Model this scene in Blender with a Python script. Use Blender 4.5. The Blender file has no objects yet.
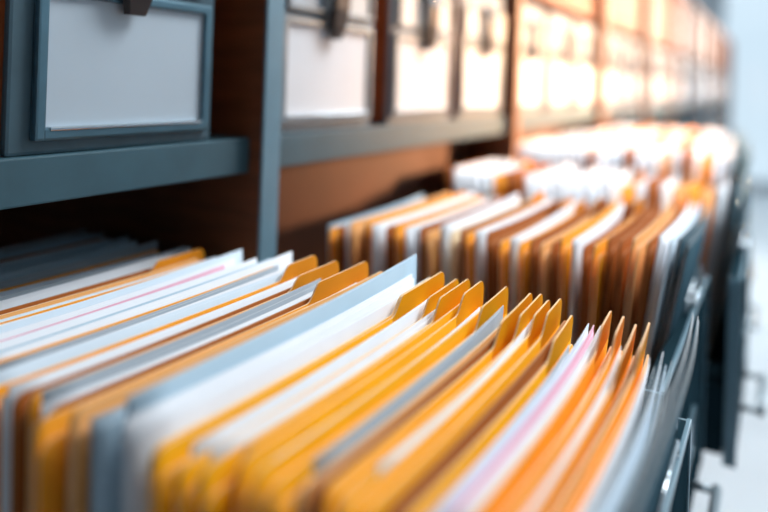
import bpy, bmesh, math, random
from mathutils import Vector, Matrix
random.seed(7)
sc = bpy.context.scene
COL = sc.collection
H = 1.15                       # eye height above the floor; z values below are relative to it

# ------------------------------------------------------------------ materials
def mat(name, col, rough=0.6, metal=0.0, noise=0.0, nscale=40.0, stretch=(1, 1, 1), spec=0.5, coat=0.0, trans=0.0, bump=0.0):
    m = bpy.data.materials.new(name); m.use_nodes = True
    nt = m.node_tree; b = nt.nodes['Principled BSDF']
    b.inputs['Roughness'].default_value = rough
    b.inputs['Metallic'].default_value = metal
    b.inputs['Specular IOR Level'].default_value = spec
    b.inputs['Coat Weight'].default_value = coat
    b.inputs['Transmission Weight'].default_value = trans
    b.inputs['Base Color'].default_value = (*col, 1)
    if noise > 0:
        tc = nt.nodes.new('ShaderNodeTexCoord'); mp = nt.nodes.new('ShaderNodeMapping')
        mp.inputs['Scale'].default_value = stretch
        no = nt.nodes.new('ShaderNodeTexNoise'); no.inputs['Scale'].default_value = nscale
        no.inputs['Detail'].default_value = 4
        rp = nt.nodes.new('ShaderNodeValToRGB')
        lo = [max(0, c * (1 - noise)) for c in col]; hi = [min(1, c * (1 + noise)) for c in col]
        rp.color_ramp.elements[0].color = (*lo, 1); rp.color_ramp.elements[1].color = (*hi, 1)
        rp.color_ramp.elements[0].position = .3; rp.color_ramp.elements[1].position = .7
        nt.links.new(tc.outputs['Object'], mp.inputs['Vector']); nt.links.new(mp.outputs['Vector'], no.inputs['Vector'])
        nt.links.new(no.outputs['Fac'], rp.inputs['Fac']); nt.links.new(rp.outputs['Color'], b.inputs['Base Color'])
        if bump > 0:
            bp = nt.nodes.new('ShaderNodeBump'); bp.inputs['Strength'].default_value = bump; bp.inputs['Distance'].default_value = .002
            nt.links.new(no.outputs['Fac'], bp.inputs['Height']); nt.links.new(bp.outputs['Normal'], b.inputs['Normal'])
    return m

M = dict(
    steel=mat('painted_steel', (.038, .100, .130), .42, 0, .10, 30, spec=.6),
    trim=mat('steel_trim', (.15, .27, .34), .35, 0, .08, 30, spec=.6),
    brown=mat('laminate_glow_brown', (.19, .055, .018), .55, 0, .25, 12, (1, 1, 8)),  # flare glow and warm shadow tint painted into the panel colour
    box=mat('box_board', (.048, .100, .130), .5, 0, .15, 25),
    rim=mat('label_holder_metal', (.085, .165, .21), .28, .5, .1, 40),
    chrome=mat('polished_metal', (.62, .68, .72), .16, .9),
    latch=mat('dark_brown_latch', (.030, .018, .015), .35, 0, .2, 60),
    card=mat('label_card_shaded', (.48, .56, .63), .6, 0, .03, 8),  # white card with the near box's cool shade put into its colour
    card2=mat('label_card_lit', (.78, .79, .82), .6, 0, .03, 8),  # same card for farther boxes, stronger light put into its colour
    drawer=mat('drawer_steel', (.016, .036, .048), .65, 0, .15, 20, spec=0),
    box2=mat('box_board_lit', (.24, .29, .33), .5, 0, .12, 25),  # box board of the farther boxes, brighter light painted into the colour
    rim2=mat('label_holder_metal_lit', (.20, .24, .27), .3, .4, .1, 40),  # holder metal lightened the same way for the brighter lit boxes
    trim2=mat('steel_trim_warm_lit', (.30, .12, .05), .45, 0, .1, 30),  # warm light on the farther uprights put into the trim colour
    plate=mat('satin_plate', (.40, .47, .53), .42, .2, .08, 30),
    dark=mat('glow_brown_panel', (.105, .027, .006), .6, 0, .2, 14),  # dim warm glow under the shelf, put into the panel colour
    wall2=mat('low_bounce_wall', (.22, .25, .28), .8, 0, .05, 6),  # wall colour darkened to reduce bounced light
    body=mat('box_board_glow_brown', (.36, .115, .036), .6, 0, .2, 25),  # orange glow in the gaps between boxes painted into the body colour
    pull=mat('brushed_steel', (.25, .30, .33), .35, .8),
    floor=mat('pale_floor', (.84, .88, .91), .16, 0, .06, 3, spec=.5),
    wall=mat('wall_paint', (.66, .70, .73), .8, 0, .04, 6),
    ceil=mat('ceiling_paint', (.8, .8, .8), .9, 0, .03, 6),
    frame=mat('window_frame_paint', (.75, .78, .8), .4, 0, .03, 10),
)
FC = {'o': ('orange', (.90, .335, .025)), 'y': ('yellow', (.98, .41, .010)), 't': ('tan', (.80, .38, .13)),
      'c': ('cream', (.85, .66, .42)), 'r': ('rust brown', (.36, .10, .02))}
PC = {'w': ('white', (.80, .82, .86)), 'b': ('pale blue', (.42, .57, .68)), 'g': ('grey', (.33, .38, .43)), 'p': ('pink', (.78, .40, .52)),
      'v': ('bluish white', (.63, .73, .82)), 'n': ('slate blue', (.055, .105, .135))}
FM, FE, PM, PE = {}, {}, {}, {}
for k, (n, c) in FC.items():
    FM[k] = mat('folder_card_' + n.replace(' ', '_'), c, .65, 0, .07, 25, (1, 1, 1), .04)
    e = [min(.95, .5 * a + .5 * b_) for a, b_ in zip(c, (1.0, .86, .62))] if k != 'r' else (.5, .22, .08)  # pale mix paints the top-light highlight into the folder edges
    FE[k] = mat('folder_lit_cut_edge_' + n.replace(' ', '_'), e, .7, 0, .05, 60)
for k, (n, c) in PC.items():
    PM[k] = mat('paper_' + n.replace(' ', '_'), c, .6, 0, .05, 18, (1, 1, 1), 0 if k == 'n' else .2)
    PE[k] = mat('paper_lit_edge_' + n.replace(' ', '_'), [min(.9, .6 * a + .36) for a in c], .7, 0, .05, 80)  # paler edge colour carries a painted highlight
# ------------------------------------------------------------------ mesh helpers
def obj(name, bm, mats, parent=None, smooth=False):
    me = bpy.data.meshes.new(name)
    bmesh.ops.recalc_face_normals(bm, faces=bm.faces[:])
    bm.to_mesh(me); bm.free()
    for m in (mats if isinstance(mats, (list, tuple)) else [mats]): me.materials.append(m)
    if smooth:
        for p in me.polygons: p.use_smooth = True
    o = bpy.data.objects.new(name, me); COL.objects.link(o)
    if parent: o.parent = parent
    return o
def empty(name, loc, label=None, cat=None, group=None):
    o = bpy.data.objects.new(name, None); COL.objects.link(o); o.location = loc; o.empty_display_size = .02
    tag(o, label, cat, group); return o
def tag(o, label=None, cat=None, group=None, kind=None):
    if label: o['label'] = label
    if cat: o['category'] = cat
    if group: o['group'] = group
    if kind: o['kind'] = kind
    return o
def box(bm, x0, x1, y0, y1, z0, z1, bev=0, mi=0):
    r = bmesh.ops.create_cube(bm, size=1)
    bmesh.ops.scale(bm, vec=(x1 - x0, y1 - y0, z1 - z0), verts=r['verts'])
    bmesh.ops.translate(bm, vec=((x0 + x1) / 2, (y0 + y1) / 2, (z0 + z1) / 2), verts=r['verts'])
    fs = set(f for v in r['verts'] for f in v.link_faces)
    for f in fs: f.material_index = mi
    if bev:
        es = list(set(e for v in r['verts'] for e in v.link_edges))
        bmesh.ops.bevel(bm, geom=es, offset=bev, segments=2, profile=.6, affect='EDGES')
def B(*a, **k):
    bm = bmesh.new(); box(bm, *a, **k); return bm
def frame_bm(x0, x1, y0, y1, z0, z1, w, bev=.001, wb=None):      # picture-frame rim in a YZ plane
    wb = wb or w
    bm = bmesh.new()
    box(bm, x0, x1, y0, y0 + w, z0, z1, bev); box(bm, x0, x1, y1 - w, y1, z0, z1, bev)
    box(bm, x0, x1, y0 + w * .7, y1 - w * .7, z0, z0 + wb, bev); box(bm, x0, x1, y0 + w * .7, y1 - w * .7, z1 - w, z1, bev)
    return bm
def rod(bm, a, b, r, n=10):
    a, b = Vector(a), Vector(b); d = b - a
    res = bmesh.ops.create_cone(bm, cap_ends=True, segments=n, radius1=r, radius2=r, depth=d.length)
    q = d.to_track_quat('Z', 'Y').to_matrix().to_4x4()
    bmesh.ops.transform(bm, matrix=Matrix.Translation((a + b) / 2) @ q, verts=res['verts'])
def copy_tree(o, parent=None):
    c = o.copy(); COL.objects.link(c); c.parent = parent
    for ch in list(o.children): copy_tree(ch, c)
    return c
def ordn(n):
    w = ['first', 'second', 'third', 'fourth', 'fifth', 'sixth', 'seventh', 'eighth', 'ninth', 'tenth', 'eleventh', 'twelfth', 'thirteenth',
         'fourteenth', 'fifteenth', 'sixteenth', 'seventeenth', 'eighteenth', 'nineteenth', 'twentieth']
    if n <= 20: return w[n - 1]
    t = {2: 'twenty', 3: 'thirty', 4: 'forty', 5: 'fifty'}[n // 10]
    return (t + '-' + w[n % 10 - 1]) if n % 10 else {3: 'thirtieth', 4: 'fortieth', 5: 'fiftieth'}[n // 10]

# ------------------------------------------------------------------ the room
YEND = 9.2
tag(obj('floor', B(-1.05, 3.2, -2.5, YEND, -.1, 0), M['floor']), kind='structure')
tag(obj('ceiling', B(-1.05, 3.2, -2.5, YEND, 2.7, 2.8), M['ceil']), kind='structure')
tag(obj('wall_left', B(-1.15, -1.05, -2.5, YEND, 0, 2.7), M['wall']), kind='structure')
tag(obj('wall_front_blocker', B(-1.15, 3.2, -2.6, -2.5, 0, 2.7), M['wall2']), kind='structure')  # unseen wall, added to block daylight from behind the camera
bm = bmesh.new()
box(bm, 3.2, 3.3, -2.6, YEND + .15, 0, .85); box(bm, 3.2, 3.3, -2.6, YEND + .15, 2.4, 2.7); box(bm, 3.2, 3.3, -2.6, .2, .85, 2.4); box(bm, 3.2, 3.3, 7.5, YEND + .15, .85, 2.4)
tag(obj('wall_right_blocker', bm, M['wall2']), kind='structure')  # unseen wall, added to cut daylight from the open side
bm = frame_bm(3.22, 3.27, .2, 7.5, .85, 2.4, .05, 0)
for k in range(1, 6): box(bm, 3.225, 3.265, .2 + 7.3 * k / 6 - .02, .2 + 7.3 * k / 6 + .02, .9, 2.35)
w2 = tag(obj('added_side_window', bm, M['frame']), kind='structure')  # unseen window, added to let in a limited side light
bm = bmesh.new()                                           # far wall with a wide window opening
box(bm, -1.15, 3.2, YEND, YEND + .15, 0, .06); box(bm, -1.15, 3.2, YEND, YEND + .15, 2.5, 2.7)
box(bm, -1.15, -.65, YEND, YEND + .15, .06, 2.5); box(bm, 2.6, 3.2, YEND, YEND + .15, .06, 2.5)
tag(obj('wall_back', bm, M['wall']), kind='structure')
bm = frame_bm(YEND, YEND + .06, 0, 3.25, .06, 2.5, .06, 0)
box(bm, YEND, YEND + .06, 1.0, 1.05, .11, 2.45); box(bm, YEND, YEND + .06, 2.1, 2.15, .11, 2.45)
bmesh.ops.transform(bm, matrix=Matrix(((0, 1, 0, -.65), (1, 0, 0, 0), (0, 0, 1, 0), (0, 0, 0, 1))), verts=bm.verts[:])
w = tag(obj('window_1', bm, M['frame']), kind='structure')
gm = bpy.data.materials.new('clear_glass'); gm.use_nodes = True
nt = gm.node_tree; nt.nodes.remove(nt.nodes['Principled BSDF'])
tr = nt.nodes.new('ShaderNodeBsdfTransparent'); tr.inputs[0].default_value = (.94, .97, .98, 1)
gl = nt.nodes.new('ShaderNodeBsdfGlossy'); gl.inputs['Roughness'].default_value = .02
mx = nt.nodes.new('ShaderNodeMixShader'); mx.inputs[0].default_value = .05
nt.links.new(tr.outputs[0], mx.inputs[1]); nt.links.new(gl.outputs[0], mx.inputs[2])
nt.links.new(mx.outputs[0], nt.nodes['Material Output'].inputs[0])
obj('glass_pane', B(-.6, 2.55, YEND + .02, YEND + .026, .11, 2.45), gm, w)
obj('glass_pane', B(3.24, 3.246, .25, 7.45, .9, 2.35), gm, w2)

# ------------------------------------------------------------------ the shelving bays with their drawers
PITCH, P0, PW = .66, .474, .0225          # first upright, its width
XF = -.40                                 # front of shelves
XB = -.93
SHB, SHT = H - .0865, H - .056            # shelf board
RAIL = H - .41                            # bottom of the open top row of drawers
NBAY = 10
def drawer_front(parent, y0, y1, z0, z1, x, pull=True):
    """front panel with a folded rim, label holder and bar handle"""
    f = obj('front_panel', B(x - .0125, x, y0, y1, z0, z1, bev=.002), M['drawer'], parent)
    f2 = bmesh.new(); box(f2, x - .0016, x + .0012, y0, y1, z1 - .003, z1 + .0012, .0006); box(f2, x - .012, x + .0012, y0 - .0012, y0 + .002, z0, z1, .0008)
    box(f2, x - .012, x + .0012, y1 - .002, y1 + .0012, z0, z1, .0008)
    obj('edge_rim', f2, M['trim'], parent)
    ym = (y0 + y1) / 2
    hb = bmesh.new(); rod(hb, (x + .022, ym - .06, z1 - .17), (x + .022, ym + .06, z1 - .17), .0045)
    rod(hb, (x - .001, ym - .055, z1 - .17), (x + .022, ym - .055, z1 - .17), .0035); rod(hb, (x - .001, ym + .055, z1 - .17), (x + .022, ym + .055, z1 - .17), .0035)
    obj('handle', hb, M['pull'], parent, True)
    obj('label_holder', frame_bm(x - .0005, x + .003, ym - .045, ym + .045, z1 - .13, z1 - .09, .004, .0005), M['rim'], parent)
    obj('label_card', B(x - .0004, x + .0008, ym - .042, ym + .042, z1 - .127, z1 - .093), M['card'], parent)

OPEN = {}                                 # drawer id -> (y0, y1, x front)
bay_words = ['nearest', 'second', 'third', 'fourth', 'fifth', 'sixth', 'seventh', 'eighth', 'ninth', 'tenth', 'farthest']
def open_drawer(bay, y0, y1, xf, ztop, xb=-.66):
    tray = bmesh.new()
    zb = RAIL + .012
    box(tray, xb, xf - .0135, y0, y1, zb, zb + .004)
    box(tray, xb, xf - .0135, y0, y0 + .003, zb + .004, zb + .075); box(tray, xb, xf - .0135, y1 - .003, y1, zb + .004, zb + .075)
    box(tray, xb - .004, xb, y0, y1, zb, zb + .075)
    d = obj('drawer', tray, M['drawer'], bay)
    drawer_front(d, y0 - .004, y1 + .004, RAIL + .004, ztop, xf)
    # guide rails standing on the front panel, each ending in a rounded stop
    for dx, dz, la, ye in ((-.0055, .017, .13, y1 - .02), (-.0012, .010, .075, y1 - .05)):
        r = bmesh.new()
        rod(r, (xf + dx, ye - la, ztop + dz - .005), (xf + dx, ye, ztop + dz), .0015)
        rod(r, (xf + dx, ye, ztop - .004), (xf + dx, ye, ztop + dz), .0015)
        rod(r, (xf + dx, ye - la, ztop - .004), (xf + dx, ye - la, ztop + dz - .005), .0015)
        bmesh.ops.create_uvsphere(r, u_segments=12, v_segments=8, radius=.0034, matrix=Matrix.Translation((xf + dx, ye - la, ztop + dz - .005)))
        obj('follower_rail', r, M['chrome'], d, True)
    return d

for b in range(-1, NBAY):
    ya = P0 + PITCH * b + PW               # inside left face of the bay (its near side)
    yb = P0 + PITCH * (b + 1)              # near face of its far upright
    n = b + 1
    lab = ('tall steel and brown shelving bay nearest the camera, cut by the left edge' if n == 0 else
           'steel and brown shelving bay just beyond the first steel upright' if n == 1 else
           'farthest steel and brown shelving bay, at the window end of the aisle' if b == NBAY - 1 else
           '%s steel and brown shelving bay along the aisle from the camera' % ordn(n + 1))
    bay = empty('shelving_bay', (0, 0, 0), lab, 'shelving', 'shelving bays along the aisle')
    obj('upright', B(XB, -.3875, yb, yb + PW, 0, H + .44), M['brown'], bay)
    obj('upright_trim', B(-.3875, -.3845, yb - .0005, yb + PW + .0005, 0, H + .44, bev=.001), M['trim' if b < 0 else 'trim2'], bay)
    sb = bmesh.new(); box(sb, XB + .01, XF, ya, yb, SHB, SHT, .0015)
    obj('shelf_board', sb, M['steel'], bay)
    obj('shelf_board', B(XB + .01, XF - .01, ya, yb, H + .165, H + .19, bev=.0015), M['brown'], bay)
    obj('back_panel', B(XB, XB + .009, ya, yb, .08, H + .44), M['brown'], bay)
    if b >= 0: obj('glow_catch_panel', B(-.480, -.472, ya, yb, RAIL + .0065, SHB), M['dark'], bay)  # added panel below the shelf, there to show a warm glow
    obj('upper_door', B(XF - .028, XF - .01, ya + .003, yb - .003, H + .192, H + .41, bev=.002), M['brown'], bay)
    obj('top_board', B(XB + .01, XF, ya, yb, H + .413, H + .44, bev=.0015), M['brown'], bay)
    obj('plinth', B(XB + .01, XF - .03, ya, yb, 0, .085), M['steel'], bay)
    obj('drawer_deck', B(XB + .01, XF - .002, ya, yb, RAIL - .006, RAIL + .006), M['steel'], bay)
    obj('drawer_divider', B(XB + .01, XF - .002, (ya + yb) / 2 - .004 + (.028 if b == 0 else 0), (ya + yb) / 2 + .004 + (.028 if b == 0 else 0), .085, RAIL - .006), M['steel'], bay)
    ym = (ya + yb) / 2 + (.028 if b == 0 else 0)
    for k, (y0, y1) in enumerate(((ya + .008, ym - .008), (ym + .008, yb - .008))):
        did = 2 * b + k
        # two closed rows underneath
        for (z0, z1) in ((.09, .41), (.415, RAIL - .008)):
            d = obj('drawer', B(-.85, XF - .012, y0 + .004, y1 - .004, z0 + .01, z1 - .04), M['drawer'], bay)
            drawer_front(d, y0, y1, z0, z1, XF + .004)
        if -1 <= did <= 4:
            xf = {-1: -.042, 0: -.062, 1: -.03, 2: -.045, 3: -.06, 4: -.09}[did]
            open_drawer(bay, y0, y1, xf, H - .2035, -.66 if did < 0 else -.458)
            OPEN[did] = (y0, y1, xf)
        else:
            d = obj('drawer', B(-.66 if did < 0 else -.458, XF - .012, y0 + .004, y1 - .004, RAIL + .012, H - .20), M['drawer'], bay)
            drawer_front(d, y0, y1, RAIL + .008, H - .095, XF + .004)

# ------------------------------------------------------------------ archive boxes with label holders
BW, BH, BD = .175, .20, .34
def make_box(ly0=.016, ly1=.168, lz1=.109, bx='box', rim='rim', card='card'):
    t = empty('archive_box', (0, 0, 0))
    b_ = bmesh.new(); box(b_, -BD, -.006, .006, BW - .004, .0005, BH - .004, .003)
    obj('body', b_, M['body'], t)
    obj('front_panel', B(-.006, 0, 0, BW, 0, BH, bev=.0025), M[bx], t)
    lz0 = .009
    h = obj('label_holder', frame_bm(-.0005, .0055, ly0, ly1, lz0, lz1, .0075, .0018, .0085), M[rim], t)
    obj('lip', B(.0008, .0062, ly0 + .010, ly1 - .010, lz0 + .0060, lz0 + .0088, bev=.0009), M['chrome'], h)
    obj('label_card', B(-.0003, .0016, ly0 + .006, ly1 - .006, lz0 + .007, lz1 - .006), M[card], t)
    # upper recessed pull: a bright rounded frame with its own small card
    p = obj('pull_frame', frame_bm(-.0005, .007, ly0 + .004, ly1 - .003, .118, .168, .006, .002), M[rim], t)
    obj('pull_plate', B(-.0003, .003, ly0 + .009, ly1 - .008, .123, .163, bev=.001), M['plate'], p)
    # hanging latch strap, tapering to a blunt tip, in front of the label's upper edge
    l = bmesh.new(); vs = []
    prof = [(.172, .0150, .012), (.150, .0160, .018), (.125, .0150, .017), (.106, .0125, .014), (.094, .0085, .011)]
    rings = []
    for z, hw, x in prof:
        ym = BW * .50
        rings.append([l.verts.new(p_) for p_ in ((x - .005, ym - hw, z), (x, ym - hw * .8, z), (x, ym + hw * .8, z), (x - .005, ym + hw, z))])
    for a, c in zip(rings, rings[1:]):
        for i in range(4): l.faces.new((a[i], a[(i + 1) % 4], c[(i + 1) % 4], c[i]))
    l.faces.new(rings[0]); l.faces.new(rings[-1][::-1])
    lo = obj('latch', l, M['latch'], t)
    rv = bmesh.new(); rod(rv, (.0069, BW * .5, .1655), (.0075, BW * .5, .1655), .004); rod(rv, (.003, BW * .5, .166), (.0145, BW * .5, .166), .003)
    obj('rivet', rv, M['chrome'], lo)
    return t
proto = make_box(); proto_wide = make_box(.005, .170, .112, 'box2', 'rim2', 'card2')  # wide version also uses the colours with brighter light painted in
ys = [.042, .255]
for b in range(0, NBAY): ys += [P0 + PW + PITCH * b + .0185 + .213 * k for k in range(3)]
for i, y in enumerate(ys):
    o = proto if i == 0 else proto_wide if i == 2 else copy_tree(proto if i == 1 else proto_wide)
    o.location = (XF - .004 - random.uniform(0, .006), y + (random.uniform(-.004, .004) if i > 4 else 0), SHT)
    o['category'] = 'box'; o['group'] = 'archive boxes on the shelf'
    o['label'] = ('dark blue archive box at the left edge, before the large sharp label' if i == 0 else
                  'dark blue archive box with the largest sharp blank label, upper left' if i == 1 else
                  'archive box with blank label just beyond the first steel upright' if i == 2 else
                  'farthest archive box at the window end of the shelf' if i == len(ys) - 1 else
                  'blank-labelled archive box, %s past the first steel upright' % ordn(i - 1))

# ------------------------------------------------------------------ folders and paper
def sheet_bm(bm, x, th, y0, y1, z0, top, lean, bow, wob, mi_face=0, mi_edge=1, ncol=None, ys=None):
    """one sheet of card standing in a YZ plane: top(y) is its upper outline; gently bowed and leaning"""
    if ys is None:
        n = ncol or 14; ys = [y0 + (y1 - y0) * i / n for i in range(n + 1)]
    rows = [0, .45, .8, 1.0]
    def X(y, z):
        t = (y - .2) / .3
        return x + lean * (z - z0) + (bow * math.sin(math.pi * (y - y0) / (y1 - y0)) + wob * math.sin(9 * t + wob * 3000)) * min(1, (z - z0) / .2)
    A, C_ = [], []
    for y in ys:
        tz = top(y); a, c = [], []
        for r in rows:
            z = z0 + (tz - z0) * r; xx = X(y, z)
            a.append(bm.verts.new((xx - th / 2, y, z))); c.append(bm.verts.new((xx + th / 2, y, z)))
        A.append(a); C_.append(c)
    R = len(rows)
    def q(vs, mi):
        f = bm.faces.new(vs); f.material_index = mi; f.smooth = (mi == mi_face)
    for i in range(len(ys) - 1):
        for r in range(R - 1):
            q((A[i][r], A[i][r + 1], A[i + 1][r + 1], A[i + 1][r]), mi_face)
            q((C_[i][r], C_[i + 1][r], C_[i + 1][r + 1], C_[i][r + 1]), mi_face)
        q((A[i][R - 1], C_[i][R - 1], C_[i + 1][R - 1], A[i + 1][R - 1]), mi_edge)
        q((A[i][0], A[i + 1][0], C_[i + 1][0], C_[i][0]), mi_edge)
    for i in (0, len(ys) - 1):
        for r in range(R - 1):
            q((A[i][r], C_[i][r], C_[i][r + 1], A[i][r + 1]), mi_edge)

def cols(y0, y1, rad, n=10):
    e = [0, .08, .25, .5, .75, 1]
    L = [y0 + rad * (1 - math.cos(t * math.pi / 2)) for t in e]
    Rr = [y1 - (v - y0) for v in L][::-1]
    mid = [L[-1] + (Rr[0] - L[-1]) * i / n for i in range(1, n)]
    return L + mid + Rr
def round_top(y0, y1, zt, rad):
    def f(y):
        d = min(y - y0, y1 - y)
        if d >= rad: return zt
        return zt - rad + math.sqrt(max(0, rad * rad - (rad - d) ** 2))
    return f
def tab_shape(yt0, yt1, zb, zt, sl):
    """tab outline: sloped shoulder on the near side, rounded outer corner"""
    def f(y):
        if y < yt0 + sl:
            t = (y - yt0) / sl; t = t * t * (3 - 2 * t); return zb + (zt - zb) * max(0, t)
        d = yt1 - y; r = .006
        if d < r: return zt - r + math.sqrt(max(0, r * r - (r - d) ** 2))
        return zt
    return f

def make_folder(x, ck, y0, y1, z0, zt, lean, bow, wob, tabbed, gapw, ztab=.012, tlen=.06):
    t = empty('file_folder', (x, (y0 + y1) / 2, z0))
    off = Matrix.Translation((-x, -(y0 + y1) / 2, -z0))
    th = .0010
    def part(name, fn):
        bm = bmesh.new(); fn(bm); bmesh.ops.transform(bm, matrix=off, verts=bm.verts[:])
        return obj(name, bm, [FM[ck], FE[ck]], t)
    zf = zt - .007 - random.uniform(0, .003)
    part('back_cover', lambda bm: (sheet_bm(bm, x, th, y0, y1, z0 + .0012, round_top(y0, y1, zt, .006), lean, bow, wob, ys=cols(y0, y1, .006)),
                                   box(bm, x - .0005, x + gapw + .0005, y0, y1, z0, z0 + .001)))
    part('front_cover', lambda bm: sheet_bm(bm, x + gapw, th, y0, y1 - .002, z0 + .0012, round_top(y0, y1 - .002, zf, .008), lean, bow, wob, ys=cols(y0, y1 - .002, .008)))
    if tabbed:
        yt1 = y1; yt0 = y1 - tlen; sl = .014
        yy = [yt0 + sl * i / 6 for i in range(7)] + [yt0 + sl + (tlen - sl - .006) * i / 4 for i in range(1, 5)] + [yt1 - .006 * (1 - math.sin(a * math.pi / 10)) for a in range(1, 6)]
        def ft(bm):
            f = tab_shape(yt0, yt1, zt, zt + ztab, sl)
            # the tab grows out of the cover's top edge, so build it from a hand's breadth below that edge
            R = 3; A, C_ = [], []
            for y in yy:
                a, c = [], []
                for r in range(R):
                    zlo = zt - .0065; z = zlo + (max(f(y), zlo + .001) - zlo) * r / (R - 1)
                    tt = (y - .2) / .3
                    xx = x + lean * (z - z0 - .0012) + (bow * math.sin(math.pi * (y - y0) / (y1 - y0)) + wob * math.sin(9 * tt + wob * 3000)) * min(1, (z - z0) / .2)
                    a.append(bm.verts.new((xx - th * .56, y, z))); c.append(bm.verts.new((xx + th * .56, y, z)))
                A.append(a); C_.append(c)
            def q(vs, mi): f_ = bm.faces.new(vs); f_.material_index = mi
            for i in range(len(yy) - 1):
                for r in range(R - 1):
                    q((A[i][r], A[i][r + 1], A[i + 1][r + 1], A[i + 1][r]), 0); q((C_[i][r], C_[i + 1][r], C_[i + 1][r + 1], C_[i][r + 1]), 0)
                q((A[i][R - 1], C_[i][R - 1], C_[i + 1][R - 1], A[i + 1][R - 1]), 1); q((A[i][0], A[i + 1][0], C_[i + 1][0], C_[i][0]), 1)
            for i in (0, len(yy) - 1):
                for r in range(R - 1): q((A[i][r], C_[i][r], C_[i][r + 1], A[i][r + 1]), 1)
        part('tab', ft)
    return t

def make_sheaf(x, ck, y0, y1, z0, zt, lean, bow, wob, nsh, step, slope=0.0):
    t = empty('paper_sheaf', (x, (y0 + y1) / 2, z0))
    off = Matrix.Translation((-x, -(y0 + y1) / 2, -z0))
    for k in range(nsh):
        a0 = y0 + random.uniform(0, .005); a1 = y1 - random.uniform(0, .010) * (k > 0)
        tz = zt - random.uniform(0, .005) * (k > 0)
        bm = bmesh.new()
        yy = [a0 + (a1 - a0) * i / 12 for i in range(13)]
        sheet_bm(bm, x + k * step, .0005, a0, a1, z0, lambda y: tz + slope * (y - a0) / (a1 - a0), lean, bow, wob, ys=yy)
        bmesh.ops.transform(bm, matrix=off, verts=bm.verts[:])
        obj('sheet', bm, [PM[ck], PE[ck]], t)
    return t

def fill(seq, did, xstart, xend, y0, yfar, ztopf, where, seed, custom=None, lean0=-.05, lean1=.18, bow=.004):
    """stand folders (F) and paper sheaves (P) one behind another from the back of a drawer to its front"""
    rnd = random.Random(seed)
    toks, gaps, xs, seg = [], [], [], None
    segs = []
    for tk in seq.split():
        if tk[0] == '@': segs.append([float(tk[1:]), []])
        else:
            if not segs: segs.append([xstart, []])
            segs[-1][1].append(tk)
    if segs[-1][1]: segs.append([xend, []])
    for (xa, tl), (xb_, _) in zip(segs, segs[1:]):
        wl = [float(''.join(ch for ch in tk if ch.isdigit())) for tk in tl]; x = xa
        for tk, w_ in zip(tl, wl):
            w = w_ * (xb_ - xa) / sum(wl); toks.append(tk); xs.append(x); gaps.append(w); x += w
    zb = RAIL + .0165; out = []
    X0, X1 = xs[0], xs[-1]
    for i, tk in enumerate(toks):
        kind, ck = tk[0], tk[1]; w = gaps[i]; xt = xs[i]
        f = (xt - X0) / (X1 - X0)
        lean = lean0 + (lean1 - lean0) * f ** 5
        x = xt - lean * .235
        low = 'l' in tk[2:]
        amp = min(.0035, .10 * w / max(.03, -xt)); zt = ztopf(xt) + rnd.uniform(-amp, amp) - (amp if low else 0)
        ya = (y0 if not callable(y0) else y0(xt)) + rnd.uniform(-.004, .014); yf = yfar + rnd.uniform(-.008, .002) - (.012 if low else 0)
        wob = .0006 * math.sin(i * .35)
        tall = '+' in tk
        if kind == 'F':
            tab = 't' in tk[2:]
            o = make_folder(x, ck, ya, yf, zb, zt - (.004 if tab else 0), lean, bow, wob, tab, min(.0035, w * .45), ztab=rnd.uniform(.008, .012), tlen=rnd.choice((.05, .065, .08)))
        else:
            n = 2 if w < .005 else 3
            o = make_sheaf(x, ck, ya + rnd.uniform(-.010, .012), yf + (.010 if tall else rnd.uniform(-.022, -.012) if low else rnd.uniform(-.012, .010)), zb, zt + (.0085 if tall else -.0005), lean, bow, wob, n, min(.0011, w * .25), .006 if tall else rnd.uniform(-.002, .004))
        out.append((tk, o))
    # labels, counted from the front of the drawer
    cnt = {}
    for tk, o in reversed(out):
        kind, ck = tk[0], tk[1]
        tab = 't' in tk[2:]
        if kind == 'F':
            nm = FC[ck][0] + (' folder with raised tab' if tab else ' folder without tab')
            key = nm; cnt[key] = cnt.get(key, 0) + 1
            o['label'] = '%s, %s such from the front in %s' % (nm, ordn(cnt[key]), where); o['category'] = 'folder'
            o['group'] = 'folders in ' + where
        else:
            nm = ('tall ' if '+' in tk else '') + PC[ck][0] + ' paper sheaf'
            key = nm; cnt[key] = cnt.get(key, 0) + 1
            o['label'] = '%s, %s such from the front in %s' % (nm, ordn(cnt[key]), where); o['category'] = 'paper'
            o['group'] = 'papers in ' + where

def prof(pts):
    def f(x):
        if x <= pts[0][0]: return H + pts[0][1]
        for (a, za), (b, zb) in zip(pts, pts[1:]):
            if x <= b: return H + za + (zb - za) * (x - a) / (b - a)
        return H + pts[-1][1]
    return f

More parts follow.
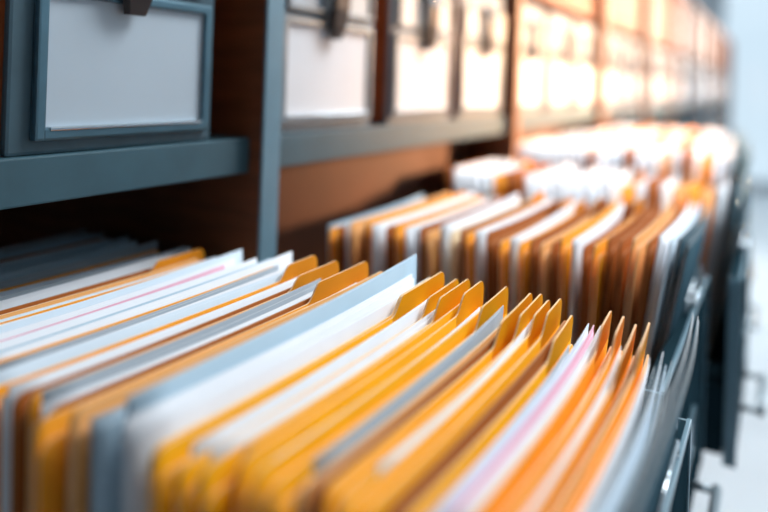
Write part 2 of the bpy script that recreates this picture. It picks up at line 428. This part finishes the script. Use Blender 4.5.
SEQ1 = ('@-.595 Pb8 Pv9 Pg8 Pb9 Pb9 Fr8 Pv9 Pb9 Pb8 Fo8 Pb7 Pv7 Pg7 '
        '@-.468 Fo5 Pv6 Pb5l Fo5l Pg5 Pw6 Pv6l Fr4l @-.418 Fo5t Ft4l Pv6 Fo5l Pg5l Pw6 @-.384 Pv5 Pw5 Pp4l Pg4l Pw5 Pb5 Pg5l @-.336 Pw6 Fo4l Pg4l Pw5 Fr4l Pv6 @-.302 Fo6t Pw8l Fr4l @-.281 Fo5t Pg7l Pw5l Fr4l '
        '@-.258 Fo7t Pw4l Ft5 Pg4l @-.236 Pb3 Pv4 @-.224 Pb3+ Pw6 Pw5 @-.207 Fy5t @-.199 Fy6t Pw3l @-.189 Fy5t Pw3l @-.179 Fy5t Fy3l @-.169 Fy6t Pw3l Fy4l @-.153 Fy6t Pg5l Ft4l Fr3l '
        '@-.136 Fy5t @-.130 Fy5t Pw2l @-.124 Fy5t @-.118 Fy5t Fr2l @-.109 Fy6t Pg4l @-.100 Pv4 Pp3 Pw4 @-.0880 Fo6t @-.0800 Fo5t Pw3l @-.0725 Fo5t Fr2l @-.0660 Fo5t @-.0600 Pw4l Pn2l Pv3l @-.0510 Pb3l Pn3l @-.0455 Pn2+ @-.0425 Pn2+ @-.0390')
y0, y1, xf = OPEN[-1]
fill(SEQ1, -1, -.60, -.044, lambda x: .182 + .03 * max(0, (x + .25) / .2), .446, prof([(-.6, -.16), (-.41, -.152), (-.30, -.142), (-.22, -.139), (-.19, -.140), (-.1475, -.140), (-.10, -.145), (-.06, -.147)]),
     'the nearest drawer', 3)
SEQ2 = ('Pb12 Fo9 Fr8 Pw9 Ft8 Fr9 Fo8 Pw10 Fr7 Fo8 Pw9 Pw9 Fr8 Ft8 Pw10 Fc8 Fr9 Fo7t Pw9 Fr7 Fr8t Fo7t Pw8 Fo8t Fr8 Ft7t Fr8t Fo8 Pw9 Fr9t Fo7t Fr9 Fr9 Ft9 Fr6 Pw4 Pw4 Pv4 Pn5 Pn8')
P2 = [(-.5, -.172), (-.42, -.160), (-.36, -.143), (-.16, -.133), (-.058, -.119)]
y0, y1, xf = OPEN[0]
fill(SEQ2, 0, -.405, xf + .003, y0 + .083, y1 - .006, prof(P2), 'the second open drawer', 5)
P3 = [(-.42, -.130), (-.06, -.121)]
P4 = [(-.42, -.112), (-.06, -.104)]
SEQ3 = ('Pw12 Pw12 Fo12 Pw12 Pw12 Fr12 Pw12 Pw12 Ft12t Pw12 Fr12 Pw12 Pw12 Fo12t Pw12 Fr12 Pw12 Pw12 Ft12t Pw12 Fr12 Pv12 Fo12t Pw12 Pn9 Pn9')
for did, wh in ((1, 'the third open drawer'), (2, 'the fourth open drawer'), (3, 'the fifth open drawer'), (4, 'the sixth open drawer')):
    y0, y1, xf = OPEN[did]
    tk = SEQ3.split(); hd = tk[:-2]; random.Random(did).shuffle(hd); tk = hd + tk[-2:]
    if did == 2: tk = [t if t[0] == 'P' or i % 2 else 'Pw12' for i, t in enumerate(tk)]
    fill(' '.join(tk), did, -.425, xf + .003, y0 + (.09 if did < 3 else .03), y1 - .012, prof(P3 if did == 1 else P4), wh, 10 + did)

# ------------------------------------------------------------------ light
def area(name, loc, target, sx, sy, power, col):
    l = bpy.data.lights.new(name, 'AREA'); l.shape = 'RECTANGLE'; l.size = sx; l.size_y = sy; l.energy = power; l.color = col
    o = bpy.data.objects.new(name, l); COL.objects.link(o); o.location = loc
    o.rotation_euler = (Vector(target) - Vector(loc)).to_track_quat('-Z', 'Y').to_euler(); return o
def spot(name, loc, target, power, col, ang, blend, rad):
    l = bpy.data.lights.new(name, 'SPOT'); l.energy = power; l.color = col; l.spot_size = math.radians(ang); l.spot_blend = blend; l.shadow_soft_size = rad
    o = bpy.data.objects.new(name, l); COL.objects.link(o); o.location = loc
    o.rotation_euler = (Vector(target) - Vector(loc)).to_track_quat('-Z', 'Y').to_euler(); return o
area('aisle_lamp', (.25, 1.35, 2.55), (-.22, .7, H - .1), .6, 1.2, 53, (.90, .96, 1.0))
area('far_floor_fill', (.8, 4.6, 2.6), (.2, 4.4, 0), .8, 2.4, 110, (.80, .92, 1.0))  # unseen fill light, added to brighten the far floor
spot('warm_fill_near', (1.3, 2.6, H + .27), (-.45, 1.45, H - .06), 800, (1.0, .55, .27), 36, 1.0, .10)  # added spot in the aisle, stands in for low sun on the boxes
spot('warm_fill_deep', (1.3, 4.3, H + .45), (-.42, 2.7, H + .08), 1000, (1.0, .58, .33), 46, 1.0, .12)  # second added spot, brightens boxes deeper along the aisle
spot('warm_fill_far', (1.5, 7.6, H + .6), (-.42, 5.6, H + .1), 1000, (1.0, .82, .70), 56, 1.0, .12)  # third added spot, brightens the last bays
wd = bpy.data.worlds.new('daylight'); sc.world = wd; wd.use_nodes = True
bg = wd.node_tree.nodes['Background']; bg.inputs[0].default_value = (.74, .88, 1.0, 1); bg.inputs[1].default_value = 1.1

# ------------------------------------------------------------------ camera
cd = bpy.data.cameras.new('camera'); cam = bpy.data.objects.new('camera', cd); COL.objects.link(cam); sc.camera = cam
F = 700.0; TH = math.radians(29.5); RO = math.radians(2.0)
cd.sensor_width = 36; cd.lens = F / 768 * 36; cd.shift_y = -178 / 768; cd.clip_start = .01
fw = Vector((-math.sin(TH), math.cos(TH), 0)); rt = Vector((math.cos(TH), math.sin(TH), 0)); up = Vector((0, 0, 1))
cx = rt * math.cos(RO) + up * math.sin(RO); cy = -rt * math.sin(RO) + up * math.cos(RO)
cam.matrix_world = Matrix(((cx.x, cy.x, -fw.x, 0), (cx.y, cy.y, -fw.y, 0), (cx.z, cy.z, -fw.z, H), (0, 0, 0, 1)))
cd.dof.use_dof = True; cd.dof.focus_distance = .44; cd.dof.aperture_fstop = cd.lens / 15.5; cd.dof.aperture_blades = 0

sc.view_settings.view_transform = 'Standard'; sc.view_settings.look = 'None'
sc.view_settings.exposure = 0.0; sc.view_settings.gamma = 1.0; sc.view_settings.use_curve_mapping = False
